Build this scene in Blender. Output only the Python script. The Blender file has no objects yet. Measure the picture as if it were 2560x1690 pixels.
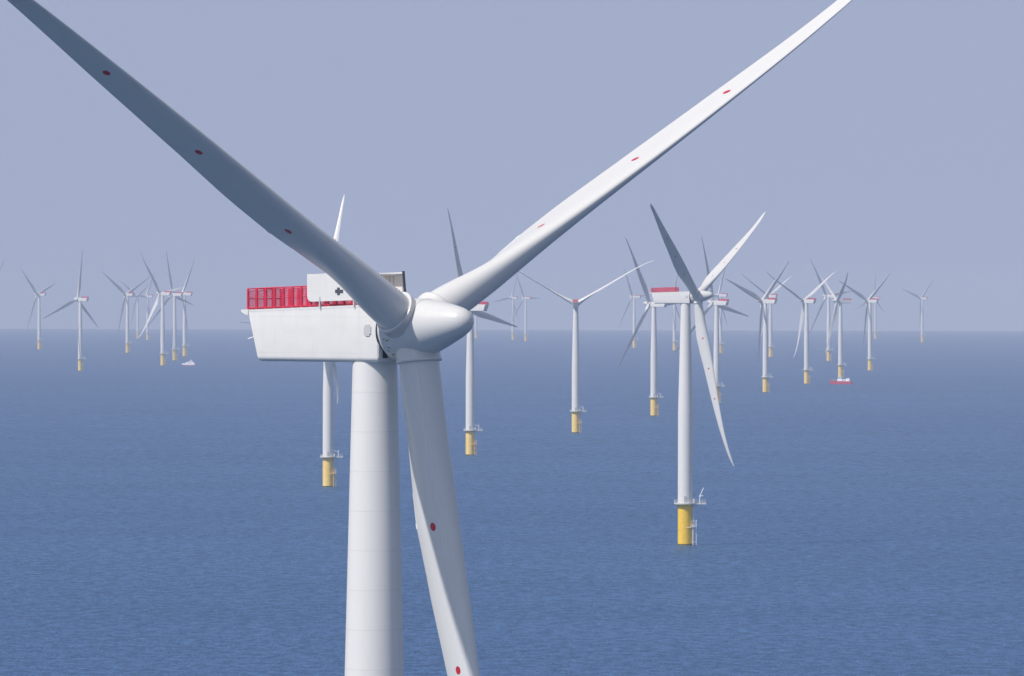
import bpy, bmesh, math, random
from mathutils import Matrix, Vector
random.seed(7)
R = math.radians
scene = bpy.context.scene
COL = scene.collection

# ------------------------------------------------------------------ camera
# photo pixels (2560 x 1690) are used only to work out where each turbine stands on the curved sea
FPX, CAMH, RE = 18000.0, 97.5, 7.4e6
ROLL = 0.126
CY0 = 732.3                                   # eye level row in the photo
PITCH = math.atan((845.0 - CY0) / FPX)
cam_d = bpy.data.cameras.new('camera'); cam = bpy.data.objects.new('camera', cam_d); COL.objects.link(cam)
cam_d.sensor_width = 36.0; cam_d.lens = 36.0 * FPX / 2560.0
cam_d.clip_start = 5.0; cam_d.clip_end = 120000.0
CAMM = Matrix.Translation((0, 0, CAMH)) @ Matrix.Rotation(R(90) - PITCH, 4, 'X') @ Matrix.Rotation(R(ROLL), 4, 'Z')
cam.matrix_world = CAMM
scene.camera = cam

# ------------------------------------------------------------------ light
SUN = Vector((-0.80 * math.cos(R(50)), -0.60 * math.cos(R(50)), math.sin(R(50)))).normalized()
w = bpy.data.worlds.new('World'); scene.world = w; w.use_nodes = True
nt = w.node_tree; bg = nt.nodes['Background']
sky = nt.nodes.new('ShaderNodeTexSky'); sky.sky_type = 'NISHITA'; sky.sun_disc = False
sky.sun_elevation = R(50); sky.sun_rotation = math.atan2(SUN.x, SUN.y)
sky.altitude = 0; sky.air_density = 1.0; sky.dust_density = 1.5; sky.ozone_density = 2.0
# a band of pale blue haze low in the sky, clear air above it
wtc = nt.nodes.new('ShaderNodeTexCoord'); wsp = nt.nodes.new('ShaderNodeSeparateXYZ'); nt.links.new(wtc.outputs['Generated'], wsp.inputs[0])
wmr = nt.nodes.new('ShaderNodeMapRange'); wmr.interpolation_type = 'SMOOTHSTEP'
wmr.inputs[1].default_value = 0.03; wmr.inputs[2].default_value = 0.95; nt.links.new(wsp.outputs[2], wmr.inputs[0])
wmx = nt.nodes.new('ShaderNodeMix'); wmx.data_type = 'RGBA'; nt.links.new(wmr.outputs[0], wmx.inputs[0])
SKY_S = 0.10
wmx.inputs[6].default_value = (0.366 / SKY_S, 0.420 / SKY_S, 0.590 / SKY_S, 1)
nt.links.new(sky.outputs[0], wmx.inputs[7]); nt.links.new(wmx.outputs[2], bg.inputs[0]); bg.inputs[1].default_value = SKY_S
sl = bpy.data.lights.new('sun', 'SUN'); sl.energy = 4.1; sl.angle = R(0.53); sl.color = (1.0, 0.985, 0.97)
so = bpy.data.objects.new('sun', sl); COL.objects.link(so)
so.rotation_euler = SUN.to_track_quat('Z', 'Y').to_euler(); so.location = (0, 0, 400)
vs = scene.view_settings; vs.view_transform = 'Standard'; vs.look = 'None'; vs.exposure = 0.0; vs.gamma = 1.0
vs.use_curve_mapping = False
scene.cycles.max_bounces = 6; scene.cycles.volume_bounces = 0

# ------------------------------------------------------------------ helpers
def tag(o, label=None, cat=None, group=None, kind=None):
    if label: o['label'] = label
    if cat: o['category'] = cat
    if group: o['group'] = group
    if kind: o['kind'] = kind
    return o

def mat(name, col, rough=0.5, spec=0.5, noise=0.0, nscale=1.0, metallic=0.0, coat=0.0):
    m = bpy.data.materials.new(name); m.use_nodes = True; n = m.node_tree; b = n.nodes['Principled BSDF']
    b.inputs['Base Color'].default_value = (*col, 1); b.inputs['Roughness'].default_value = rough
    b.inputs['Specular IOR Level'].default_value = spec; b.inputs['Metallic'].default_value = metallic
    b.inputs['Coat Weight'].default_value = coat
    if noise:
        tc = n.nodes.new('ShaderNodeTexCoord'); t = n.nodes.new('ShaderNodeTexNoise')
        t.inputs['Scale'].default_value = nscale; t.inputs['Detail'].default_value = 5
        n.links.new(tc.outputs['Object'], t.inputs['Vector'])
        mp = n.nodes.new('ShaderNodeMapRange'); mp.inputs[1].default_value = .3; mp.inputs[2].default_value = .7
        mp.inputs[3].default_value = 1 - noise; mp.inputs[4].default_value = 1 + noise * .3
        n.links.new(t.outputs[0], mp.inputs[0])
        hv = n.nodes.new('ShaderNodeHueSaturation'); hv.inputs['Color'].default_value = (*col, 1)
        n.links.new(mp.outputs[0], hv.inputs['Value']); n.links.new(hv.outputs[0], b.inputs['Base Color'])
    return m

def N(nt, t, **kw):
    n = nt.nodes.new(t)
    for k, v in kw.items(): setattr(n, k, v)
    return n
def math_(nt, op, a, b=None):
    n = nt.nodes.new('ShaderNodeMath'); n.operation = op
    for i, v in enumerate((a, b)):
        if v is None: continue
        if isinstance(v, (int, float)): n.inputs[i].default_value = v
        else: nt.links.new(v, n.inputs[i])
    return n.outputs[0]
def mix_(nt, fac, a, b):
    n = nt.nodes.new('ShaderNodeMix'); n.data_type = 'RGBA'
    if isinstance(fac, (int, float)): n.inputs[0].default_value = fac
    else: nt.links.new(fac, n.inputs[0])
    for s, v in ((6, a), (7, b)):
        if isinstance(v, tuple): n.inputs[s].default_value = (*v, 1)
        else: nt.links.new(v, n.inputs[s])
    return n.outputs[2]

WHITE = (0.80, 0.795, 0.78)
M = {}
M['nacelle'] = mat('nacelle_paint', (0.74, 0.715, 0.68), 0.42, 0.4, 0.05, 0.7)
def nacelle_material():
    m = bpy.data.materials.new('nacelle_shell'); m.use_nodes = True; n = m.node_tree; b = n.nodes['Principled BSDF']
    tc = N(n, 'ShaderNodeTexCoord'); sp = N(n, 'ShaderNodeSeparateXYZ'); n.links.new(tc.outputs['Object'], sp.inputs[0])
    ln = None
    for o_, v, w_ in ((2, 95.52, .014), (2, 92.55, .012), (1, 4.4, .012), (1, 8.9, .012), (1, -.2, .012)):
        k = math_(n, 'LESS_THAN', math_(n, 'ABSOLUTE', math_(n, 'SUBTRACT', sp.outputs[o_], v)), w_); ln = k if ln is None else math_(n, 'MAXIMUM', ln, k)
    def nz(scale, sc, det):
        mp = N(n, 'ShaderNodeMapping'); mp.inputs['Scale'].default_value = scale; n.links.new(tc.outputs['Object'], mp.inputs[0])
        t = N(n, 'ShaderNodeTexNoise'); t.inputs['Scale'].default_value = sc; t.inputs['Detail'].default_value = det; n.links.new(mp.outputs[0], t.inputs[0]); return t.outputs[0]
    mr = N(n, 'ShaderNodeMapRange'); mr.inputs[1].default_value = .42; mr.inputs[2].default_value = .75; n.links.new(nz((1, .55, 1.1), .9, 5), mr.inputs[0])
    mr2 = N(n, 'ShaderNodeMapRange'); mr2.inputs[1].default_value = .5; mr2.inputs[2].default_value = .8; n.links.new(nz((3, 3.2, .22), 1.6, 5), mr2.inputs[0])
    c = mix_(n, math_(n, 'MULTIPLY', mr.outputs[0], .16), (0.74, 0.705, 0.655), (0.50, 0.49, 0.46))
    c = mix_(n, math_(n, 'MULTIPLY', mr2.outputs[0], .14), c, (0.42, 0.41, 0.38))
    c = mix_(n, math_(n, 'MULTIPLY', ln, .14), c, (0.3, 0.3, 0.3))
    n.links.new(c, b.inputs['Base Color']); b.inputs['Roughness'].default_value = .42; b.inputs['Specular IOR Level'].default_value = .4
    bp = N(n, 'ShaderNodeBump'); bp.inputs['Distance'].default_value = .03; bp.inputs['Strength'].default_value = .5
    n.links.new(math_(n, 'ADD', nz((1, 1, 1), .8, 3), math_(n, 'MULTIPLY', ln, -.4)), bp.inputs['Height']); n.links.new(bp.outputs[0], b.inputs['Normal'])
    return m
M['nacelle'] = nacelle_material()
M['red'] = mat('red_paint', (0.66, 0.035, 0.075), 0.45, 0.4, 0.12, 1.5)
M['yellow'] = mat('yellow_paint', (0.92, 0.565, 0.04), 0.5, 0.4, 0.14, 0.8)
M['pale_yellow'] = mat('pale_yellow_paint', (0.93, 0.64, 0.19), 0.6, 0.3, 0.16, 0.9)  # paler yellow, used on far foundations and on yellow landings and ladders
M['pale_metal'] = mat('pale_metal', (0.62, 0.62, 0.60), 0.5, 0.4, 0.1, 2.0)
M['white_metal'] = mat('white_metal', (0.80, 0.80, 0.79), 0.45, 0.4)
M['dark'] = mat('dark_rubber', (0.035, 0.04, 0.05), 0.6, 0.3)
M['grey'] = mat('grey_paint', (0.42, 0.43, 0.44), 0.5, 0.4, 0.06, 2)
M['hatch'] = mat('hatch_paint', (0.52, 0.505, 0.485), 0.45, 0.4)
M['glass'] = mat('window_glass', (0.02, 0.03, 0.05), 0.1, 0.6)
M['boat_red'] = mat('boat_red', (0.60, 0.03, 0.07), 0.4, 0.4, 0.1, 0.5)
M['boat_white'] = mat('boat_white', (0.88, 0.88, 0.88), 0.4, 0.4)
M['rust'] = mat('rust_streak', (0.40, 0.24, 0.06), 0.8, 0.2, 0.3, 6)

def red_mesh_material():
    m = bpy.data.materials.new('red_wire_mesh'); m.use_nodes = True; n = m.node_tree
    b = n.nodes['Principled BSDF']; b.inputs['Base Color'].default_value = (0.62, 0.05, 0.11, 1); b.inputs['Roughness'].default_value = .6
    tr = n.nodes.new('ShaderNodeBsdfTransparent'); mx = n.nodes.new('ShaderNodeMixShader'); mx.inputs[0].default_value = 0.24
    o = n.nodes['Material Output']
    n.links.new(tr.outputs[0], mx.inputs[1]); n.links.new(b.outputs[0], mx.inputs[2]); n.links.new(mx.outputs[0], o.inputs[0])
    return m
M['red_mesh'] = red_mesh_material()

def tower_material():
    m = bpy.data.materials.new('tower_paint'); m.use_nodes = True; n = m.node_tree; b = n.nodes['Principled BSDF']
    tc = N(n, 'ShaderNodeTexCoord'); sp = N(n, 'ShaderNodeSeparateXYZ'); n.links.new(tc.outputs['Object'], sp.inputs[0])
    q = math_(n, 'DIVIDE', math_(n, 'ADD', sp.outputs[2], 0.72), 3.22)
    fr = math_(n, 'FRACT', q); fl = math_(n, 'FLOOR', q)
    seam = math_(n, 'LESS_THAN', math_(n, 'MINIMUM', fr, math_(n, 'SUBTRACT', 1.0, fr)), 0.0095)
    ang = math_(n, 'ARCTAN2', sp.outputs[1], sp.outputs[0])
    tgt = math_(n, 'SUBTRACT', math_(n, 'MULTIPLY', math_(n, 'MODULO', math_(n, 'MULTIPLY', fl, 1.0), 2.0), 1.35), 1.9)
    vseam = math_(n, 'LESS_THAN', math_(n, 'ABSOLUTE', math_(n, 'SUBTRACT', ang, tgt)), 0.012)
    s = math_(n, 'MAXIMUM', seam, math_(n, 'MULTIPLY', vseam, 0.5))
    mp = N(n, 'ShaderNodeMapping'); mp.inputs['Scale'].default_value = (1.6, 1.6, .06); n.links.new(tc.outputs['Object'], mp.inputs[0])
    t = N(n, 'ShaderNodeTexNoise'); t.inputs['Scale'].default_value = 1.5; t.inputs['Detail'].default_value = 6; n.links.new(mp.outputs[0], t.inputs[0])
    t2 = N(n, 'ShaderNodeTexWhiteNoise', noise_dimensions='1D'); n.links.new(fl, t2.inputs[1])
    v = math_(n, 'ADD', math_(n, 'MULTIPLY', t.outputs[0], 0.05), math_(n, 'MULTIPLY', t2.outputs[0], 0.012))
    c = mix_(n, v, (0.745, 0.71, 0.66), (0.50, 0.48, 0.44))
    c = mix_(n, math_(n, 'MULTIPLY', s, 0.2), c, (0.42, 0.42, 0.42))
    n.links.new(c, b.inputs['Base Color']); b.inputs['Roughness'].default_value = .42; b.inputs['Specular IOR Level'].default_value = .4
    bp = N(n, 'ShaderNodeBump'); bp.inputs['Distance'].default_value = .02; bp.inputs['Strength'].default_value = .5
    n.links.new(s, bp.inputs['Height']); n.links.new(bp.outputs[0], b.inputs['Normal'])
    return m
M['tower'] = tower_material()

def blade_material():
    m = bpy.data.materials.new('blade_gelcoat'); m.use_nodes = True; n = m.node_tree; b = n.nodes['Principled BSDF']
    uv = N(n, 'ShaderNodeUVMap'); uv.uv_map = 'span'; sp = N(n, 'ShaderNodeSeparateXYZ'); n.links.new(uv.outputs[0], sp.inputs[0])
    U, V = sp.outputs[0], sp.outputs[1]
    dot = None
    for r in (16.2, 27.9, 39.6):
        du = math_(n, 'SUBTRACT', U, -0.30); dv = math_(n, 'SUBTRACT', V, r)
        d = math_(n, 'SQRT', math_(n, 'ADD', math_(n, 'MULTIPLY', du, du), math_(n, 'MULTIPLY', dv, dv)))
        k = math_(n, 'LESS_THAN', d, 0.34); dot = k if dot is None else math_(n, 'MAXIMUM', dot, k)
    # two fine dotted seams running along the span
    ln = None
    for u0 in (0.35, 0.95):
        a = math_(n, 'LESS_THAN', math_(n, 'ABSOLUTE', math_(n, 'SUBTRACT', U, u0)), 0.018)
        ln = a if ln is None else math_(n, 'MAXIMUM', ln, a)
    ln = math_(n, 'MULTIPLY', ln, math_(n, 'LESS_THAN', V, 30.0))
    tc = N(n, 'ShaderNodeTexCoord'); t = N(n, 'ShaderNodeTexNoise'); t.inputs['Scale'].default_value = .35; t.inputs['Detail'].default_value = 6
    n.links.new(tc.outputs['Object'], t.inputs[0])
    c = mix_(n, math_(n, 'MULTIPLY', t.outputs[0], 0.12), (0.67, 0.645, 0.605), (0.52, 0.50, 0.46))
    c = mix_(n, math_(n, 'MULTIPLY', ln, 0.16), c, (0.30, 0.32, 0.34))
    c = mix_(n, dot, c, (0.50, 0.010, 0.030))
    n.links.new(c, b.inputs['Base Color']); b.inputs['Roughness'].default_value = .34; b.inputs['Specular IOR Level'].default_value = .5
    return m
M['blade'] = blade_material()

def spinner_material():
    m = bpy.data.materials.new('spinner_paint'); m.use_nodes = True; n = m.node_tree; b = n.nodes['Principled BSDF']
    tc = N(n, 'ShaderNodeTexCoord')
    v = N(n, 'ShaderNodeTexVoronoi'); v.inputs['Scale'].default_value = 5.5; n.links.new(tc.outputs['Object'], v.inputs['Vector'])
    t = N(n, 'ShaderNodeTexNoise'); t.inputs['Scale'].default_value = .8; t.inputs['Detail'].default_value = 4; n.links.new(tc.outputs['Object'], t.inputs[0])
    thr = math_(n, 'MULTIPLY', math_(n, 'MAXIMUM', math_(n, 'SUBTRACT', t.outputs[0], 0.45), 0.0), 0.9)
    spk = math_(n, 'LESS_THAN', v.outputs['Distance'], thr)
    t3 = N(n, 'ShaderNodeTexNoise'); t3.inputs['Scale'].default_value = 9; t3.inputs['Detail'].default_value = 5; n.links.new(tc.outputs['Object'], t3.inputs[0])
    c = mix_(n, math_(n, 'MULTIPLY', t3.outputs[0], 0.16), (0.66, 0.635, 0.60), (0.42, 0.40, 0.37))
    c = mix_(n, math_(n, 'MULTIPLY', spk, 0.4), c, (0.16, 0.15, 0.14))
    n.links.new(c, b.inputs['Base Color']); b.inputs['Roughness'].default_value = .22; b.inputs['Specular IOR Level'].default_value = .5
    return m
M['spinner'] = spinner_material()

# ---- bmesh shape helpers
def add_box(bm, x0, x1, y0, y1, z0, z1, mtx=None):
    vs_ = [bm.verts.new((x, y, z)) for x in (x0, x1) for y in (y0, y1) for z in (z0, z1)]
    for f in ((0, 1, 3, 2), (4, 6, 7, 5), (0, 4, 5, 1), (2, 3, 7, 6), (0, 2, 6, 4), (1, 5, 7, 3)):
        bm.faces.new([vs_[i] for i in f])
    if mtx: bmesh.ops.transform(bm, matrix=mtx, verts=vs_)
    return vs_
def add_tube(bm, p, q, r, seg=10, r2=None):
    p, q = Vector(p), Vector(q); d = q - p
    mtx = Matrix.Translation((p + q) / 2) @ d.to_track_quat('Z', 'Y').to_matrix().to_4x4()
    bmesh.ops.create_cone(bm, cap_ends=True, segments=seg, radius1=r, radius2=r if r2 is None else r2, depth=d.length, matrix=mtx)
def add_lathe(bm, prof, seg=64, axis='Z', caps=True):
    rings = []
    for r, h in prof:
        ring = []
        for i in range(seg):
            a = 2 * math.pi * i / seg
            c, s = r * math.cos(a), r * math.sin(a)
            ring.append(bm.verts.new((c, s, h) if axis == 'Z' else (c, -h, s)))
        rings.append(ring)
    for a, b in zip(rings, rings[1:]):
        for i in range(seg):
            j = (i + 1) % seg
            bm.faces.new((a[i], a[j], b[j], b[i]))
    if caps:
        bm.faces.new(rings[0][::-1]); bm.faces.new(rings[-1])
def mesh(name, bm, m, smooth=None):
    bmesh.ops.recalc_face_normals(bm, faces=bm.faces)
    me = bpy.data.meshes.new(name); bm.to_mesh(me); bm.free()
    for mm in (m if isinstance(m, (list, tuple)) else [m]): me.materials.append(mm)
    if smooth is not None:
        me.shade_smooth() if smooth == 0 else me.polygons.foreach_set('use_smooth', [True] * len(me.polygons))
        if smooth: 
            b2 = bmesh.new(); b2.from_mesh(me)
            for e in b2.edges:
                if len(e.link_faces) == 2 and e.calc_face_angle(0) > R(smooth): e.smooth = False
            b2.to_mesh(me); b2.free()
    return me
def link(name, me, parent, mtx=None):
    o = bpy.data.objects.new(name, me); COL.objects.link(o)
    if parent: o.parent = parent
    if mtx is not None: o.matrix_basis = mtx
    return o

# ------------------------------------------------------------------ sea and haze
def sea_material():
    m = bpy.data.materials.new('sea_water'); m.use_nodes = True; n = m.node_tree; b = n.nodes['Principled BSDF']
    tc = N(n, 'ShaderNodeTexCoord')
    def noise(sx, sy, sc, det, rough=.55, rot=0):
        mp = N(n, 'ShaderNodeMapping'); mp.inputs['Scale'].default_value = (sx, sy, 1); mp.inputs['Rotation'].default_value = (0, 0, R(rot))
        n.links.new(tc.outputs['Object'], mp.inputs[0])
        t = N(n, 'ShaderNodeTexNoise'); t.inputs['Scale'].default_value = sc; t.inputs['Detail'].default_value = det; t.inputs['Roughness'].default_value = rough
        n.links.new(mp.outputs[0], t.inputs[0]); return t.outputs[0]
    small = noise(2.4, 0.75, 0.20, 4, .62, 4)
    mid = noise(1.2, 0.5, 0.055, 3, .55, -6)
    big = noise(1.0, 0.45, 0.0022, 4, .6, 10)
    gust = noise(0.55, 1.4, 0.006, 4, .6, 3)
    gm = N(n, 'ShaderNodeMapRange'); gm.inputs[1].default_value = .33; gm.inputs[2].default_value = .67; gm.inputs[3].default_value = .85; gm.inputs[4].default_value = 1.12
    n.links.new(gust, gm.inputs[0])
    h = math_(n, 'MULTIPLY', math_(n, 'ADD', math_(n, 'MULTIPLY', small, 3.4), math_(n, 'MULTIPLY', mid, 5.5)), gm.outputs[0])
    bp = N(n, 'ShaderNodeBump'); bp.inputs['Distance'].default_value = 1.0; bp.inputs['Strength'].default_value = 1.0
    n.links.new(h, bp.inputs['Height'])
    # dark water body under a rough mirror, sky blue painted into its gloss tint
    mr = N(n, 'ShaderNodeMapRange'); mr.inputs[1].default_value = .35; mr.inputs[2].default_value = .65; n.links.new(big, mr.inputs[0])
    body = mix_(n, mr.outputs[0], (0.026, 0.055, 0.108), (0.033, 0.066, 0.124))
    painted_streaks = noise(1.0, 0.50, 0.21, 3, .6, 2)  # noise in place of wave facets, paints lighter and darker streaks into the reflection
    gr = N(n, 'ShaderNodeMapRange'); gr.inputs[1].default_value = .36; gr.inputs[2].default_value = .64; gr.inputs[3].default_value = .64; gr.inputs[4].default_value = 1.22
    n.links.new(painted_streaks, gr.inputs[0])
    df = N(n, 'ShaderNodeBsdfDiffuse'); n.links.new(body, df.inputs['Color']); n.links.new(bp.outputs[0], df.inputs['Normal'])
    gl = N(n, 'ShaderNodeBsdfGlossy'); gl.inputs['Color'].default_value = (0.39, 0.65, 1.0, 1); gl.inputs['Roughness'].default_value = .32; n.links.new(bp.outputs[0], gl.inputs['Normal'])
    fr = N(n, 'ShaderNodeFresnel'); fr.inputs['IOR'].default_value = 1.33; n.links.new(bp.outputs[0], fr.inputs['Normal'])
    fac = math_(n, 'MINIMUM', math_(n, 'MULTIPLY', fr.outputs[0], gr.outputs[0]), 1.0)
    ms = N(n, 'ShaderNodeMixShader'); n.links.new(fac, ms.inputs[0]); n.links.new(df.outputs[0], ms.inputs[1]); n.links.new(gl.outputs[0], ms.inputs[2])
    n.nodes.remove(b); n.links.new(ms.outputs[0], n.nodes['Material Output'].inputs[0])
    return m
bm = bmesh.new()
radii = [0.0] + [60 * 1.16 ** i for i in range(22)]
r_ = radii[-1]
while r_ < 45000: r_ += 900; radii.append(r_)
SEG = 144; rings = []
for rr in radii[1:]:
    rings.append([bm.verts.new((rr * math.sin(2 * math.pi * i / SEG), rr * math.cos(2 * math.pi * i / SEG), -rr * rr / (2 * RE))) for i in range(SEG)])
c0 = bm.verts.new((0, 0, 0))
for i in range(SEG): bm.faces.new((c0, rings[0][(i + 1) % SEG], rings[0][i]))
for a, b in zip(rings, rings[1:]):
    for i in range(SEG):
        j = (i + 1) % SEG; bm.faces.new((a[i], a[j], b[j], b[i]))
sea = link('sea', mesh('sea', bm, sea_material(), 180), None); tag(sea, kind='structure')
HAZE_D = 5.2e-5
def build_haze():
    bm = bmesh.new(); add_box(bm, -46500, 46500, -46500, 46500, -148, 182)
    m = bpy.data.materials.new('haze_air'); m.use_nodes = True; n = m.node_tree
    n.nodes.remove(n.nodes['Principled BSDF'])
    pv = N(n, 'ShaderNodeVolumePrincipled'); pv.inputs['Color'].default_value = (0.70, 0.775, 0.955, 1); pv.inputs['Density'].default_value = HAZE_D
    pv.inputs['Anisotropy'].default_value = -0.2
    n.links.new(pv.outputs[0], n.nodes['Material Output'].inputs['Volume'])
    o = link('haze', mesh('haze', bm, m), None); tag(o, kind='stuff')
build_haze()

# ------------------------------------------------------------------ turbine prototypes (metres, sea level z = 0, rotor faces -Y)
HUBZ, HUBF = 94.6, 4.65
def P_tower():
    bm = bmesh.new(); prof = []
    for z in [15.95, 16.3, 22, 30, 40, 49, 51.0, 53, 60, 70, 80, 88, 91.88]:
        rr = 2.80 if z <= 50 else 2.80 - (z - 50) / 41.8 * 0.98
        if z == 15.95 or z == 16.3: rr = 2.9 if z == 15.95 else 2.9
        prof.append((rr, z))
    prof.insert(2, (2.8, 16.32))
    add_lathe(bm, prof, 96); return mesh('tower', bm, M['tower'], 40)
def P_flange():
    bm = bmesh.new()
    for z, rr in ((50.0, 2.815),):
        add_lathe(bm, [(rr - .1, z - .06), (rr + .012, z - .05), (rr + .012, z + .05), (rr - .1, z + .06)], 96, caps=False)
    return mesh('flange', bm, M['tower'], 40)
def P_door():
    bm = bmesh.new(); add_box(bm, -.45, .45, -2.93, -2.70, 16.4, 18.6); return mesh('door', bm, M['grey'])
def P_foundation(m):
    bm = bmesh.new(); add_lathe(bm, [(2.78, -6), (2.78, 8), (2.78, 15.0), (2.95, 15.15), (2.95, 15.5), (2.7, 15.5)], 72)
    return mesh('foundation', bm, m, 40)
def P_platform():
    bm = bmesh.new()
    add_lathe(bm, [(2.8, 15.50), (4.2, 15.50), (4.25, 15.55), (4.25, 15.88), (2.8, 15.90)], 40)
    add_box(bm, 3.4, 8.0, -1.9, 1.9, 15.53, 15.86)
    for x in (3.2, 5.0, 7.0): add_tube(bm, (x, 0, 15.55), (2.6, 0, 13.9 if x < 4 else 14.2), .10)
    for a in range(0, 360, 45):
        c, s = math.cos(R(a + 20)), math.sin(R(a + 20)); add_tube(bm, (4.0 * c, 4.0 * s, 15.5), (2.75 * c, 2.75 * s, 14.3), .07, 6)
    return mesh('work_platform', bm, M['pale_metal'])
def P_railing():
    bm = bmesh.new(); z0, z1 = 15.88, 17.15
    pts = [(4.15 * math.cos(R(a)), 4.15 * math.sin(R(a))) for a in range(28, 333, 15)]
    pts = [(7.9, 1.8), (6.6, 1.8), (5.2, 1.8)] + pts + [(5.2, -1.8), (6.6, -1.8), (7.9, -1.8), (7.9, 0), (7.9, 1.8)]
    for (x, y) in pts: add_tube(bm, (x, y, z0), (x, y, z1), .045, 6)
    for a, b in zip(pts, pts[1:]):
        for z in (z1, 16.5): add_tube(bm, (*a, z), (*b, z), .04, 6)
        add_tube(bm, (*a, 16.0), (*b, 16.0), .07, 4)
    return mesh('railing', bm, M['pale_metal'])
def P_crane(kind):
    bm = bmesh.new(); x = 5.6
    add_tube(bm, (x, -1.0, 15.85), (x, -1.0, 18.9), .19, 12)
    if kind:                                       # raised boom
        add_tube(bm, (x, -1.0, 18.7), (x + 1.45, -1.0, 21.8), .17, 12); add_tube(bm, (x + .3, -1.0, 18.75), (x + 1.3, -1.0, 18.75), .14, 10)
        add_box(bm, x - .35, x + .35, -1.35, -.65, 18.2, 18.8)
    else:                                          # lowered boom pointing to the tower
        add_tube(bm, (x, -1.0, 18.2), (x - 3.6, -1.0, 20.0), .13, 10); add_tube(bm, (x, -1.0, 18.8), (x, -1.0, 19.7), .15, 10)
        add_tube(bm, (x - 1.8, -1.0, 19.1), (x - 2.0, -1.0, 18.2), .06, 8)
    return mesh('crane', bm, M['white_metal'], 40)
def P_cabinet():
    bm = bmesh.new(); add_box(bm, 2.9, 3.6, -1.5, -.8, 15.9, 17.6)
    return mesh('cabinet', bm, M['pale_metal'])
def P_landing(m):
    bm = bmesh.new()
    for x, y in ((3.0, -1.9), (4.25, -1.1)):
        add_tube(bm, (x, y, -2), (x, y, 9.6 if x > 3.5 else 8.2), .17, 10)
        for z in (1.2, 4.5, 7.6): add_tube(bm, (x, y, z), (2.2, y * .6, z), .11, 8)
    add_tube(bm, (0.5, -3.1, 6.7), (3.0, -1.9, 6.7), .13, 8)
    return mesh('boat_landing', bm, m)
def P_ladder(m):
    bm = bmesh.new(); x, y = 3.25, -1.35
    for dy in (-.28, .28): add_tube(bm, (x, y + dy, -1), (x, y + dy, 15.6), .06, 6)
    z = -.8
    while z < 15.5: add_tube(bm, (x, y - .28, z), (x, y + .28, z), .03, 5); z += .45
    for z in (7.0, 9.2):
        for a, b in (((2.3, -2.6), (3.7, -2.2)), ((3.7, -2.2), (3.7, -.9)), ((3.7, -.9), (2.6, -.9))):
            add_tube(bm, (*a, z), (*b, z), .06, 6)
    for x_, y_ in ((2.3, -2.6), (3.7, -2.2), (3.7, -.9)): add_tube(bm, (x_, y_, 7.0), (x_, y_, 9.2), .05, 6)
    add_box(bm, 2.3, 3.7, -2.6, -.9, 6.9, 6.98)
    return mesh('ladder', bm, m)

def rrect(hw, z0, z1, rb, rt, k=6):
    pts = []
    for cx, cz, r, a0 in ((-hw + rb, z0 + rb, rb, 180), (hw - rb, z0 + rb, rb, 270), (hw - rt, z1 - rt, rt, 0), (-hw + rt, z1 - rt, rt, 90)):
        for i in range(k + 1):
            a = R(a0 + 90 * i / k); pts.append((cx + r * math.cos(a), cz + r * math.sin(a)))
    return pts
NZ0, NZF, NZR = 91.86, 96.55, 96.05          # underside, top at the front, top at the rear
def P_nacelle():
    bm = bmesh.new(); rings = []
    sts = [0, .006, .1, .3, .5, .7, .9, .992, 1.0]
    for t in sts:
        ins = .10 if t in (0, 1.0) else 0
        zt = NZF + (NZR - NZF) * t - ins
        ring = []
        for x, z in rrect(1.95 - ins, NZ0 + ins, zt, .42, .10):
            rear = -12.1 - 1.35 * (z - NZ0) / 4.3
            f = 2.45 + (rear - 2.45) * t
            ring.append(bm.verts.new((x, -f, z)))
        rings.append(ring)
    for a, b in zip(rings, rings[1:]):
        for i in range(len(a)):
            j = (i + 1) % len(a); bm.faces.new((a[i], a[j], b[j], b[i]))
    bm.faces.new(rings[0]); bm.faces.new(rings[-1][::-1])
    # rim round the roof
    def rim(x0, x1, f0, f1, dz):
        v = []
        for f in (f0, f1):
            zt = NZF + (NZR - NZF) * (2.45 - f) / 16.0
            for x in (x0, x1):
                for z in (zt - dz, zt + .035): v.append(bm.verts.new((x, -f, z)))
        for q in ((0, 1, 3, 2), (4, 6, 7, 5), (0, 4, 5, 1), (2, 3, 7, 6), (0, 2, 6, 4), (1, 5, 7, 3)): bm.faces.new([v[i] for i in q])
    rim(-1.965, -1.83, -13.75, 2.47, .14); rim(1.83, 1.965, -13.75, 2.47, .14)
    # rear lip that thickens downward to the slanted back wall
    prof = [(-14.05, 96.10), (-13.2, 96.12), (-13.25, 95.62), (-13.6, 95.72), (-14.0, 95.88), (-14.10, 96.0)]
    L_ = [bm.verts.new((-2.02, -f, z)) for f, z in prof]; R_ = [bm.verts.new((2.02, -f, z)) for f, z in prof]
    for i in range(len(prof)):
        j = (i + 1) % len(prof); bm.faces.new((L_[i], L_[j], R_[j], R_[i]))
    bm.faces.new(L_[::-1]); bm.faces.new(R_)
    # shallow stiffening panels pressed into the sides
    return mesh('nacelle', bm, M['nacelle'], 35)
def P_bearing():
    bm = bmesh.new(); add_lathe(bm, [(1.9, 2.3), (2.15, 2.35), (2.15, 2.75), (1.7, 2.85), (1.7, 3.2)], 48, axis='Y')
    bmesh.ops.transform(bm, matrix=Matrix.Translation((0, 0, 94.42)), verts=bm.verts)
    return mesh('bearing_ring', bm, M['dark'], 35)
def P_vent():
    bm = bmesh.new(); add_box(bm, -1.45, -.90, -2.47, -2.40, 92.2, 93.4); return mesh('vent', bm, M['dark'])
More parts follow.
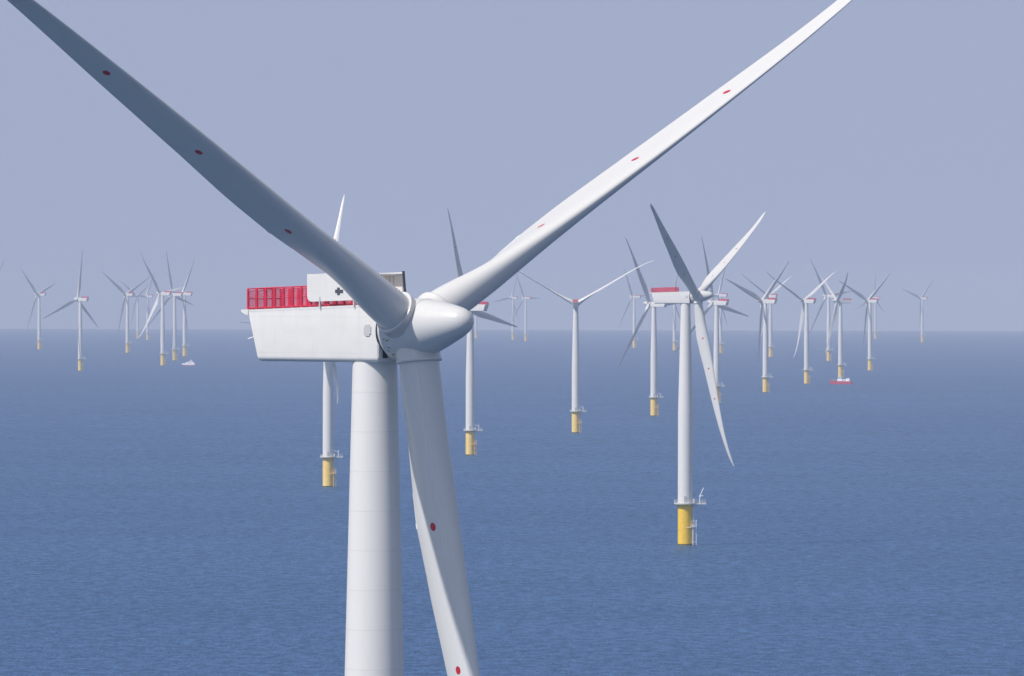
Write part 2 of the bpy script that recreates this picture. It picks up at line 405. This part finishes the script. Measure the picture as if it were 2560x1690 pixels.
def P_sidehatch():
    bm = bmesh.new()
    vs_ = add_box(bm, -2.02, -1.90, -1.64, -.82, 94.0, 94.94)
    bmesh.ops.bevel(bm, geom=[e for e in bm.edges if abs(e.verts[0].co.x - e.verts[1].co.x) > .05], offset=.16, segments=5, affect='EDGES')
    return mesh('side_hatch', bm, M['hatch'], 35)
def P_antenna():
    bm = bmesh.new(); add_tube(bm, (-1.2, 12.6, 94.02), (-1.2, 14.1, 93.66), .06, 8)
    return mesh('antenna', bm, M['white_metal'])
def roof(f): return NZF + (NZR - NZF) * (2.45 - f) / 16.0
def P_cage_frame():
    bm = bmesh.new(); H = 1.72; fr, ff = -13.45, -3.6; nb = 9
    fs = [fr + (ff - fr) * i / nb for i in range(nb + 1)]
    for x in (-1.82, 1.82):
        for f in fs:
            z = roof(f) + .04; add_box(bm, x - .05, x + .05, -f - .075, -f + .075, z, z + H)
        for f0, f1 in zip(fs, fs[1:]):
            for hgt, th in ((.12, .05), (.86, .022), (1.02, .028), (1.56, .022), (1.72, .05)):
                add_tube(bm, (x, -f0, roof(f0) + .04 + hgt), (x, -f1, roof(f1) + .04 + hgt), th, 6)
            for q in (.14, .86):                   # inner frame of each mesh panel
                f = f0 + (f1 - f0) * q; add_box(bm, x - .02, x + .02, -f - .022, -f + .022, roof(f) + .1, roof(f) + 1.60)
    for f in (fr, ff):
        for x in (-.9, 0, .9): add_box(bm, x - .05, x + .05, -f - .05, -f + .05, roof(f) + .04, roof(f) + .04 + H)
        for hgt in (.12, .9, 1.72): add_tube(bm, (-1.82, -f, roof(f) + .04 + hgt), (1.82, -f, roof(f) + .04 + hgt), .045, 6)
    # floor of the hoisting deck
    v = []
    for f in (fr, ff):
        for x in (-1.78, 1.78):
            for dz in (.06, .14): v.append(bm.verts.new((x, -f, roof(f) + dz)))
    for q in ((0, 1, 3, 2), (4, 6, 7, 5), (0, 4, 5, 1), (2, 3, 7, 6), (0, 2, 6, 4), (1, 5, 7, 3)): bm.faces.new([v[i] for i in q])
    return mesh('hoist_railing', bm, M['red'])
def P_cage_mesh():
    bm = bmesh.new(); fr, ff = -13.45, -3.6; nb = 9
    fs = [fr + (ff - fr) * i / nb for i in range(nb + 1)]
    for x in (-1.80, 1.80):
        for f0, f1 in zip(fs, fs[1:]):
            a, b = f0 + (f1 - f0) * .14, f0 + (f1 - f0) * .86
            for z0, z1 in ((.16, .84), (1.06, 1.54)):
                v = [bm.verts.new((x + dx, -f, roof(f) + .04 + z)) for dx in (0, .012) for f, z in ((a, z0), (b, z0), (b, z1), (a, z1))]
                for q in ((0, 1, 2, 3), (7, 6, 5, 4), (0, 4, 5, 1), (1, 5, 6, 2), (2, 6, 7, 3), (3, 7, 4, 0)): bm.faces.new([v[i] for i in q])
    for f in (fr, ff):
        add_box(bm, -1.75, 1.75, -f - .006, -f + .006, roof(f) + .2, roof(f) + 1.65)
    return mesh('mesh_panel', bm, M['red_mesh'])
def P_panel(side):
    """white cooling-duct screen standing on the roof; side -1 near, +1 far"""
    bm = bmesh.new(); f0, f1 = -5.95, 1.25; z0, z1 = 96.95, 99.12; x = 2.0 * side; k = 8; rc = .5
    prof = [(f1, z1 + .06), (f0, z1 - .10)]
    for i in range(k + 1):
        a = R(180 + 90 * i / k); prof.append((f0 + rc + rc * math.cos(a), z0 - .18 + rc + rc * math.sin(a)))
    prof.append((f1 + .2, z0))
    A = [bm.verts.new((x - .06, -f, z)) for f, z in prof]; B = [bm.verts.new((x + .06, -f, z)) for f, z in prof]
    for i in range(len(prof)):
        j = (i + 1) % len(prof); bm.faces.new((A[i], A[j], B[j], B[i]))
    bm.faces.new(A[::-1]); bm.faces.new(B)
    return mesh('cooling_screen', bm, M['nacelle'])
def P_screen_frame():
    bm = bmesh.new()
    for s in (-1, 1):
        for f in (-4.4, -0.3):
            add_box(bm, 2.0 * s - .05 - (.075 if s < 0 else -.0), 2.0 * s + .05 + (.075 if s > 0 else 0), -f - .055, -f + .055, roof(f) - .1, 97.2)
        for f in (-.35, .1): add_box(bm, 1.90 * s - .03, 1.90 * s + .03, -f - .04, -f + .04, 96.9, 99.1)
    add_box(bm, 1.15, 1.93, -1.2, 5.6, 98.96, 99.08)
    for f in (-5.6, -2.2, 1.1): add_box(bm, -1.93, 1.15, -f - .05, -f + .05, 98.98, 99.06)
    return mesh('screen_frame', bm, M['pale_metal'])
def P_screen_edge():
    bm = bmesh.new()
    add_tube(bm, (2.0, -1.22, 99.28), (2.0, -1.52, 96.7), .11, 8)
    return mesh('edge_strip', bm, M['dark'], 40)
def P_cross():
    bm = bmesh.new(); x0, x1 = -2.085, -2.055; fc, zc = -2.15, 97.62
    add_box(bm, x0, x1, -(fc + .55), -(fc - .40), zc - .14, zc + .14)
    add_box(bm, x0 + .003, x1, -(fc + .16), -(fc - .16), zc - .31, zc + .31)
    return mesh('cross_mark', bm, mat('mark_paint', (.07, .07, .09), .6))
def P_spinner():
    bm = bmesh.new(); prof = [(2.28, -1.78), (2.48, -1.74), (2.52, -1.62), (2.50, -1.0), (2.46, 0), (2.40, .8), (2.28, 1.6), (2.08, 2.5), (1.84, 3.4), (1.60, 4.2), (1.36, 5.0), (1.20, 5.45), (1.0, 5.9), (.74, 6.25), (.40, 6.47), (.12, 6.54)]
    add_lathe(bm, prof, 96, axis='Y'); return mesh('spinner', bm, M['spinner'], 50)
def P_seam(back):
    bm = bmesh.new()
    if back: add_lathe(bm, [(2.3, -1.36), (2.522, -1.35), (2.520, -1.30), (2.3, -1.29)], 96, axis='Y', caps=False)
    else: add_lathe(bm, [(2.20, 1.84), (2.262, 1.86), (2.252, 1.90), (2.19, 1.92)], 96, axis='Y', caps=False)
    return mesh('seam_ring', bm, M['pale_metal'], 50)
def P_band():
    bm = bmesh.new(); add_lathe(bm, [(2.70, -1.5), (2.80, -1.4), (2.80, .35), (2.795, .42), (2.70, .45)], 72, caps=False)
    return mesh('tide_band', bm, mat('tide_growth', (.09, .095, .05), .8, .2, .4, 3), 40)
def P_rust(a, h, l, wd):
    bm = bmesh.new(); c, s = math.cos(R(a)), math.sin(R(a)); p = Vector((2.485 * c, -h, 2.485 * s))
    m4 = Matrix.Translation(p) @ Matrix(((-s, 0, c), (0, 1, 0), (c, 0, s))).to_4x4()
    add_box(bm, -wd, wd, -l / 2, l / 2, -.03, .03, m4)
    bmesh.ops.subdivide_edges(bm, edges=[e for e in bm.edges], cuts=2)
    for v in bm.verts: v.co += Vector((random.uniform(-.03, .03), random.uniform(-.04, .04), random.uniform(-.03, .03)))
    return mesh('rust_spot', bm, M['rust'])
RUST = [P_rust(*q) for q in ((197, -1.15, .16, .06), (200, -.85, .35, .05), (214, -.95, .22, .04), (226, -.15, .34, .035), (238, .25, .26, .05), (232, -1.05, .25, .06), (222, -1.2, .14, .05))]

def interp(tab, r):
    for (a, va), (b, vb) in zip(tab, tab[1:]):
        if r <= b: return va + (vb - va) * (r - a) / (b - a)
    return tab[-1][1]
TE = [(0, 1.62), (3.0, 1.62), (6, 2.12), (10, 2.62), (14, 3.0), (16.2, 3.18), (17, 3.15), (22, 2.98), (28, 2.52), (34, 2.22), (40, 1.95), (46, 1.60), (52, 1.25), (58, .92), (62, .78), (64.5, .5), (65.6, .28), (66, .08)]
LE = [(0, 1.62), (3.0, 1.62), (6, 1.60), (10, 1.58), (16, 1.68), (22, 1.65), (28, 1.55), (34, 1.34), (40, 1.08), (46, .82), (52, .56), (58, .42), (62, .33), (64.5, .2), (65.6, .1), (66, .02)]
TH = [(0, 3.24), (3.0, 3.24), (6, 2.95), (10, 2.35), (16, 1.72), (22, 1.30), (28, 1.0), (34, .78), (40, .6), (46, .46), (52, .34), (58, .22), (62, .14), (66, .05)]
TW = [(0, 16), (8, 15), (14, 12), (20, 8), (30, 4.5), (45, 1.5), (60, -.5), (66, -1)]
PITCH_B, AX_TIP, TB_TIP = 80.0, 6.9, 2.5
ROOT_R = 2.30
def blade_centre(r):
    q = r / 66.0
    p = R(PITCH_B); b = (TB_TIP if PITCH_B > 40 else 0.8) * q ** 8
    ax = AX_TIP * q + 1.2 * q ** 5 if PITCH_B > 40 else 4.6 * q
    return Vector((-math.sin(p) * b, -ax - math.cos(p) * b, 0))
def blade_dirs(r):
    p = R(PITCH_B + interp(TW, r))
    le = Vector((math.cos(p), -math.sin(p), 0)); th = Vector((math.sin(p), math.cos(p), 0))   # th: suction (downwind side at zero pitch)
    return le, th
def section(r, n=44):
    te, l_, t = interp(TE, r), interp(LE, r), interp(TH, r); c = te + l_
    w_ = min(1, max(0, (r - 3.0) / 7.5)); w_ = w_ * w_ * (3 - 2 * w_)
    pts = []
    for i in range(n):
        a = 2 * math.pi * i / n
        x = (1 - math.cos(a)) / 2                   # 0 = LE
        yt = 5 * (0.2969 * math.sqrt(max(x, 0)) - .126 * x - .3516 * x * x + .2843 * x ** 3 - .1036 * x ** 4)
        yt *= t * (1 if math.sin(a) >= 0 else -.78)
        camb = .035 * c * 4 * x * (1 - x)
        ya = yt * 1.0 + camb
        yc = math.sin(a) * t / 2
        u = l_ - x * c
        pts.append((u, ya * w_ + yc * (1 - w_)))
    return pts
def P_blade():
    bm = bmesh.new(); uvl = bm.loops.layers.uv.new('span')
    rs = [ROOT_R - .5, 2.6, 3.2] + [4 + i for i in range(0, 13)] + [16.2, 17, 18, 20] + list(range(22, 64, 2)) + [63.5, 64.5, 65.2, 65.7, 66]
    rings = []; info = {}
    for r in rs:
        le, th = blade_dirs(r); c = blade_centre(r); ring = []
        for u, v in section(r):
            vert = bm.verts.new(c + le * u + th * v + Vector((0, 0, r))); info[vert] = (u, r); ring.append(vert)
        rings.append(ring)
    n = len(rings[0])
    for a, b in zip(rings, rings[1:]):
        for i in range(n):
            j = (i + 1) % n; bm.faces.new((a[i], a[j], b[j], b[i]))
    bm.faces.new(rings[0][::-1]); bm.faces.new(rings[-1])
    for f in bm.faces:
        for l in f.loops: l[uvl].uv = info[l.vert]
    return mesh('blade', bm, M['blade'], 45)
def P_collar():
    bm = bmesh.new(); add_lathe(bm, [(1.80, .9), (1.84, 1.2), (1.84, 2.45), (1.88, 2.50), (1.88, 2.70), (1.84, 2.74), (1.70, 2.75), (1.50, 2.55)], 64)
    for v in bm.verts: v.co += Vector((0, -AX_TIP * v.co.z / 66.0, 0))
    return mesh('root_collar', bm, M['spinner'], 50)
def P_fins():
    """one continuous toothed strip along the front of the suction side"""
    bm = bmesh.new(); r = 3.4; prev = None; k = 0
    while r < 19:
        le, th = blade_dirs(r); c = blade_centre(r); u, v = section(r)[7]
        p = c + le * u + th * v + Vector((0, 0, r)); nrm = (th + le * .25).normalized(); t_ = Vector((0, 0, 1)).cross(nrm)
        h = .055 if k % 4 < 2 else .006
        ring = [bm.verts.new(q) for q in (p - t_ * .02 - nrm * .04, p + t_ * .02 - nrm * .04, p + t_ * .02 + nrm * h, p - t_ * .02 + nrm * h)]
        if prev:
            for i in range(4): bm.faces.new((prev[i], prev[(i + 1) % 4], ring[(i + 1) % 4], ring[i]))
        else: bm.faces.new(ring[::-1])
        prev = ring; k += 1; r += .02 if k % 2 == 0 else .13
    bm.faces.new(prev)
    return mesh('vortex_strip', bm, M['white_metal'])
def P_flaps():
    bm = bmesh.new()
    for r0, r1, ext in ((13.2, 15.6, .02), (15.65, 16.15, .07)):
        vs_ = []
        for r in (r0, r1):
            le, th = blade_dirs(r); c = blade_centre(r); te = interp(TE, r)
            for u, v in ((-te + .25, .03), (-te + .25, -.03), (-te - ext, -.012), (-te - ext, .012)):
                vs_.append(bm.verts.new(c + le * u + th * v + Vector((0, 0, r))))
        for q in ((0, 1, 2, 3), (7, 6, 5, 4), (0, 4, 5, 1), (1, 5, 6, 2), (2, 6, 7, 3), (3, 7, 4, 0)): bm.faces.new([vs_[i] for i in q])
    return mesh('trailing_flap', bm, M['blade_plain'])
M['blade_plain'] = mat('flap_gelcoat', (.80, .795, .79), .4)

PR = dict(tower=P_tower(), flange=P_flange(), door=P_door(), fy=P_foundation(M['yellow']), ff=P_foundation(M['pale_yellow']), platform=P_platform(), railing=P_railing(),
          crane0=P_crane(0), crane1=P_crane(1), cabinet=P_cabinet(), landy=P_landing(M['pale_yellow']), landw=P_landing(M['white_metal']),
          lady=P_ladder(M['pale_yellow']), ladw=P_ladder(M['white_metal']), nacelle=P_nacelle(), bearing=P_bearing(), vent=P_vent(), hatch=P_sidehatch(),
          antenna=P_antenna(), cage=P_cage_frame(), cmesh=P_cage_mesh(), panel0=P_panel(-1), panel1=P_panel(1), sframe=P_screen_frame(),
          sedge=P_screen_edge(), cross=P_cross(), spinner=P_spinner(), seam=P_seam(False), seamb=P_seam(True), band=P_band(), blade=P_blade(), collar=P_collar(),
          fins=P_fins(), flaps=P_flaps())
PITCH_B = 4.0          # the working turbines have their blades turned flat into the wind
PR.update(bladew=P_blade(), finsw=P_fins())

TILT = Matrix.Rotation(R(-6.5), 4, 'X')
def build_turbine(loc, scale, psi, theta, alpha, label, group, style='far', jit=(0, 0, 0), work=True):
    """psi: yaw of the rotor axis against the line of sight, theta: angle of the first blade from straight up"""
    e = bpy.data.objects.new('wind_turbine', None); COL.objects.link(e); e.empty_display_size = 5
    e.location = loc; e.scale = (scale,) * 3; e.rotation_euler = (0, 0, -alpha)
    tag(e, label, 'wind turbine', group)
    wl = style == 'second'
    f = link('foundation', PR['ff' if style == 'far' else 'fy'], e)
    link('boat_landing', PR['landw' if wl else 'landy'], f); link('ladder', PR['ladw' if wl else 'lady'], f)
    link('tide_band', PR['band'], f)
    p = link('work_platform', PR['platform'], e); link('railing', PR['railing'], p); link('crane', PR['crane1' if wl else 'crane0'], p); link('cabinet', PR['cabinet'], p)
    t = link('tower', PR['tower'], e); link('flange', PR['flange'], t); link('door', PR['door'], t)
    Y = Matrix.Rotation(R(psi), 4, 'Z')
    n = link('nacelle', PR['nacelle'], e, Y)
    link('bearing_ring', PR['bearing'], n); link('vent', PR['vent'], n); link('side_hatch', PR['hatch'], n); link('antenna', PR['antenna'], n)
    link('hoist_railing', PR['cage'], n); link('mesh_panel', PR['cmesh'], n)
    if style == 'near':
        link('cooling_screen', PR['panel0'], n); link('cooling_screen', PR['panel1'], n); link('screen_frame', PR['sframe'], n)
        link('edge_strip', PR['sedge'], n); link('cross_mark', PR['cross'], n)
    S = Y @ Matrix.Translation((0, -HUBF, HUBZ)) @ TILT
    s = link('spinner', PR['spinner'], e, S @ Matrix.Rotation(R(theta), 4, 'Y')); link('seam_ring', PR['seam'], s); link('seam_ring', PR['seamb'], s)
    if style == 'near':
        for rm in RUST: link('rust_spot', rm, s, Matrix.Rotation(R(-theta), 4, 'Y'))
    for k in range(3):
        b = link('blade', PR['bladew' if work else 'blade'], e, S @ Matrix.Rotation(R(theta + 120 * k + jit[k]), 4, 'Y'))
        link('root_collar', PR['collar'], b); link('vortex_strip', PR['finsw' if work else 'fins'], b)
        if style == 'near': link('trailing_flap', PR['flaps'], b)
    return e

def pixel_on_sea(px, py):
    d = CAMM.to_3x3() @ Vector(((px - 1280) / FPX, (845 - py) / FPX, -1.0))
    h = math.hypot(d.x, d.y); s = -d.z / h            # drop per metre
    # CAMH - s*rho = -rho^2/(2RE)
    disc = s * s - 2 * CAMH / RE
    rho = RE * (s - math.sqrt(max(disc, 0)))
    return Vector((d.x / h * rho, d.y / h * rho, -rho * rho / (2 * RE))), rho

# nearest turbine: placed from the size of its nacelle, its foot is below the frame
RHO = 586.3; x_ = (937.5 - 1280) / FPX * RHO
build_turbine(Vector((x_, RHO, -.02)), 1.0, 43, 60.0, math.atan2(x_, RHO),
    'huge white turbine filling the foreground, red roof railing and white screen with dark cross', None, 'near', (0.7, -0.2, -0.1), False)

FAR = 'wind turbines standing in the sea behind the nearest one'
# foot pixel, hub pixel, yaw, blade angle, style, label
TT = [
 ((1712.6, 1362.3), 741.3, 67.5, 63, 'second', 'second nearest turbine, at right, bright yellow foundation with white boat landing'),
 ((819.7, 1216.5), 772.0, -122, 99, 'far', 'turbine just left of the foreground tower, one lit blade rising above the foreground blade'),
 ((1175, 1137.4), 767.0, -128, 18, 'far', 'turbine partly hidden by the foreground nose cone, dark blade pointing lower right'),
 ((1438.7, 1081.7), 760.5, 178, 61, 'far', 'turbine seen from straight behind, thin blades spread in a wide V'),
 ((1634.3, 1039.7), 759.8, -128, 32, 'far', 'turbine left of the second nearest one, dark blade sweeping to lower left'),
 ((1791, 1007), 756.5, -128, 18, 'far', 'turbine right of the second nearest one, dark blade pointing lower right, foot behind its blade'),
 ((1913.2, 980.9), 753.0, -125, 70, 'far', 'right-hand turbine with a broad dark blade to upper left and one to upper right'),
 ((2016, 959.7), 752.6, -134, 62, 'far', 'turbine with a long bright blade to upper right, left of the red boat'),
 ((2100.9, 944.4), 753.0, -72, 60, 'far', 'grey-sided turbine directly behind the red boat'),
 ((200.3, 927.3), 748.3, -131, 114, 'far', 'turbine at left with one blade straight up and two below'),
 ((2174.6, 926.5), 752.6, -128, 66, 'far', 'turbine right of the red boat with three dark blades'),
 ((406.4, 914), 734.0, -128, 38, 'far', 'turbine with a bright blade hanging to lower left, left of the white boat'),
 ((2071.3, 902.8), 739.8, -128, 36, 'far', 'distant turbine left of the red boat, dark blade leaning up to the left'),
 ((436.2, 901.3), 736.0, -125, 16, 'far', 'middle one of three close turbines above the white boat'),
 ((1926.2, 892.6), 740.3, -134, 60, 'far', 'small turbine half hidden behind the broad-bladed right-hand one'),
 ((461.2, 891), 734.7, -125, 90, 'far', 'turbine directly above the white boat, rightmost of three close ones'),
 ((1801, 883.6), 738.0, -125, 100, 'far', 'small turbine behind the right side of the second nearest turbine'),
 ((318.4, 882.4), 736.5, -134, 56, 'far', 'turbine at left with long dark blade to upper left, beside a tight row'),
 ((1685.7, 876.8), 742.0, -126, 102, 'far', 'small turbine just left of the second nearest tower'),
 ((97.7, 873.8), 736.5, -125, 48, 'far', 'hazy turbine near the left edge, blade to upper left'),
 ((1585.4, 869.9), 741.5, -119, 32, 'far', 'hazy turbine between the one seen from behind and the second nearest'),
 ((2305.4, 856.4), 745.9, -128, 72, 'far', 'faint lone turbine, rightmost of all'),
 ((1314, 853.4), 744.9, -128, 30, 'far', 'right one of two faint turbines in the middle distance'),
 ((368.9, 850.4), 740.7, -128, 92, 'far', 'faint turbine right of its twin, crossed by the bright hanging blade'),
 ((1282, 849.9), 744.5, -128, 100, 'far', 'left one of two faint turbines in the middle distance'),
 ((2188.1, 847.4), 744.5, -128, 116, 'far', 'very faint turbine partly behind the one right of the red boat'),
 ((344.4, 847), 741.4, -128, 58, 'far', 'faint turbine between the long dark blade and its right twin'),
 ((1190, 846), 744.0, -128, 60, 'far', 'faint tower showing right of the foreground nose cone'),
 ((-29, 905), 738.0, -128, 80, 'far', 'turbine outside the left edge with one blade tip showing'),
]
FEATHERED = (1712.6, 819.7, 1438.7, 2016, 2100.9, 406.4, 1926.2)      # parked, blades edge-on to the wind
for (px, py), hy, psi, th, style, label in TT:
    loc, rho = pixel_on_sea(px, py)
    sc = (py - hy) / FPX * rho / HUBZ
    print('turbine', round(px), round(rho), round(sc, 2))
    build_turbine(loc, sc, psi, th, math.atan2(loc.x, loc.y), label, FAR, style, (0, 0, 0), px not in FEATHERED)

# ------------------------------------------------------------------ boats
def hull(bm, L, W, D, sheer=.5, bow=.28, z0=-1.0):
    """bow towards -X"""
    n = 18; rings = []
    for i in range(n + 1):
        t = i / n; x = -L / 2 + L * t
        wf = min(1, (t / bow)) ** .55 if t < bow else 1.0 - .08 * (t - bow)
        wf = max(wf, .04); top = D + sheer * (1 - t) ** 2.2
        fl = .80 + .15 * min(1, t / bow)
        rake = -(1 - min(1, t / .3)) * .9
        ring = [(x + rake * 0, -W / 2 * wf * fl, z0), (x + rake * .4, -W / 2 * wf * .99, z0 + (top - z0) * .55), (x + rake, -W / 2 * wf, top),
                (x + rake, W / 2 * wf, top), (x + rake * .4, W / 2 * wf * .95, z0 + (top - z0) * .55), (x, W / 2 * wf * fl, z0)]
        rings.append([bm.verts.new(p) for p in ring])
    for a, b in zip(rings, rings[1:]):
        for i in range(6):
            j = (i + 1) % 6; bm.faces.new((a[i], a[j], b[j], b[i]))
    bm.faces.new(rings[0]); bm.faces.new(rings[-1][::-1])
def cabin(bm, x0, x1, w, z0, z1, s0=.6, s1=.2):
    v = [bm.verts.new(p) for p in ((x0, -w / 2, z0), (x1, -w / 2, z0), (x1, w / 2, z0), (x0, w / 2, z0), (x0 + s0, -w / 2 * .9, z1), (x1 - s1, -w / 2 * .9, z1), (x1 - s1, w / 2 * .9, z1), (x0 + s0, w / 2 * .9, z1))]
    for q in ((3, 2, 1, 0), (4, 5, 6, 7), (0, 1, 5, 4), (1, 2, 6, 5), (2, 3, 7, 6), (3, 0, 4, 7)): bm.faces.new([v[i] for i in q])
def boat(px, py, L, kind, label):
    loc, rho = pixel_on_sea(px, py); al = math.atan2(loc.x, loc.y)
    k = L / 24.0
    e = bpy.data.objects.new('crew_boat', None); COL.objects.link(e); e.location = loc; e.rotation_euler = (0, 0, -al - R(20 if kind == 'white' else 12)); e.scale = (k,) * 3
    tag(e, label, 'boat')
    if kind == 'red':
        bm = bmesh.new(); hull(bm, 24, 6.6, 3.1, 1.0); link('hull', mesh('hull', bm, M['boat_red'], 40), e)
        bm = bmesh.new(); cabin(bm, -4.6, 9.6, 5.0, 3.05, 5.3, .9, .1); cabin(bm, -4.0, 0.6, 4.2, 5.29, 7.9, .7, .2); c = link('cabin', mesh('cabin', bm, M['boat_white']), e)
        bm = bmesh.new()
        for x in (1.9, 4.2): add_box(bm, x, x + .9, -2.56, -2.3, 3.7, 4.7)
        add_box(bm, -3.3, .2, -2.06, -1.9, 6.4, 7.3)
        link('window', mesh('window', bm, M['glass']), c)
        bm = bmesh.new(); add_tube(bm, (-1.5, 0, 7.8), (-1.3, 0, 11.6), .14); add_box(bm, -2.4, -.2, -.5, .5, 9.2, 9.5); link('mast', mesh('mast', bm, M['pale_metal']), e)
        bm = bmesh.new(); add_box(bm, 5.6, 7.2, -1.6, 1.6, 5.29, 6.5); add_box(bm, 8.2, 9.3, -1.6, 1.6, 5.29, 6.9); add_tube(bm, (9.6, -1.8, 3.0), (11.0, -1.8, 5.2), .15); link('deck_gear', mesh('deck_gear', bm, M['boat_white']), e)
        bm = bmesh.new()
        pts = [(-11.5, -1.3), (-9.5, -2.4), (-7, -3.0), (-5, -3.1)]
        for a, b in zip(pts, pts[1:]):
            add_tube(bm, (*a, 4.9), (*b, 4.7), .09, 6); add_tube(bm, (*a, 3.6), (*a, 4.9), .07, 6)
        link('bow_rail', mesh('bow_rail', bm, M['pale_metal']), e)
        bm = bmesh.new(); add_box(bm, -11.6, 11.5, -3.36, -3.2, 2.72, 2.98); link('rubbing_strake', mesh('rubbing_strake', bm, M['dark']), e)
    else:
        bm = bmesh.new(); hull(bm, 23, 7.0, 3.3, .9, .34, 1.2); link('hull', mesh('hull', bm, M['boat_white'], 40), e)
        bm = bmesh.new(); hull(bm, 19, 6.4, 1.25, 0, .2, -1.0); o = link('lower_hull', mesh('lower_hull', bm, M['boat_red'], 40), e); o.location.x = 1.0
        bm = bmesh.new(); cabin(bm, -4.6, 9.0, 5.4, 3.2, 5.8, 1.0, .2); cabin(bm, .2, 7.0, 4.4, 5.79, 7.4, .4, .1); c = link('cabin', mesh('cabin', bm, M['boat_white']), e)
        bm = bmesh.new(); add_box(bm, -1.6, 7.4, -2.74, -2.4, 3.9, 4.6); add_box(bm, 1.8, 6.0, -2.26, -2.0, 6.1, 6.8); link('window', mesh('window', bm, M['glass']), c)
        bm = bmesh.new(); add_box(bm, 1.2, 6.6, -2.1, 2.1, 7.39, 7.7); link('roof', mesh('roof', bm, M['boat_red']), c)
        bm = bmesh.new(); add_box(bm, 2.9, 5.4, -1.3, 1.3, 7.68, 8.9); link('wheelhouse', mesh('wheelhouse', bm, M['boat_white']), c)
        bm = bmesh.new(); add_tube(bm, (4.6, 0, 8.9), (4.8, 0, 14.0), .16); add_box(bm, 3.6, 5.6, -.4, .4, 10.0, 10.25); link('mast', mesh('mast', bm, M['pale_metal']), e)
        bm = bmesh.new(); add_tube(bm, (9.2, -2.2, 2.2), (10.2, -2.2, 5.6), .15); add_tube(bm, (10.2, -2.2, 5.6), (8.6, -2.2, 6.2), .15); add_tube(bm, (10.2, 2.2, 2.2), (10.2, 2.2, 5.6), .15); add_tube(bm, (10.2, -2.2, 5.6), (10.2, 2.2, 5.6), .12)
        link('stern_frame', mesh('stern_frame', bm, M['white_metal']), e)
boat(472, 914.3, 21.0, 'white', 'small white boat with red lower hull and thin mast')
boat(2103, 960.3, 24.5, 'red', 'red-hulled boat with white cabin passing a yellow turbine foundation')
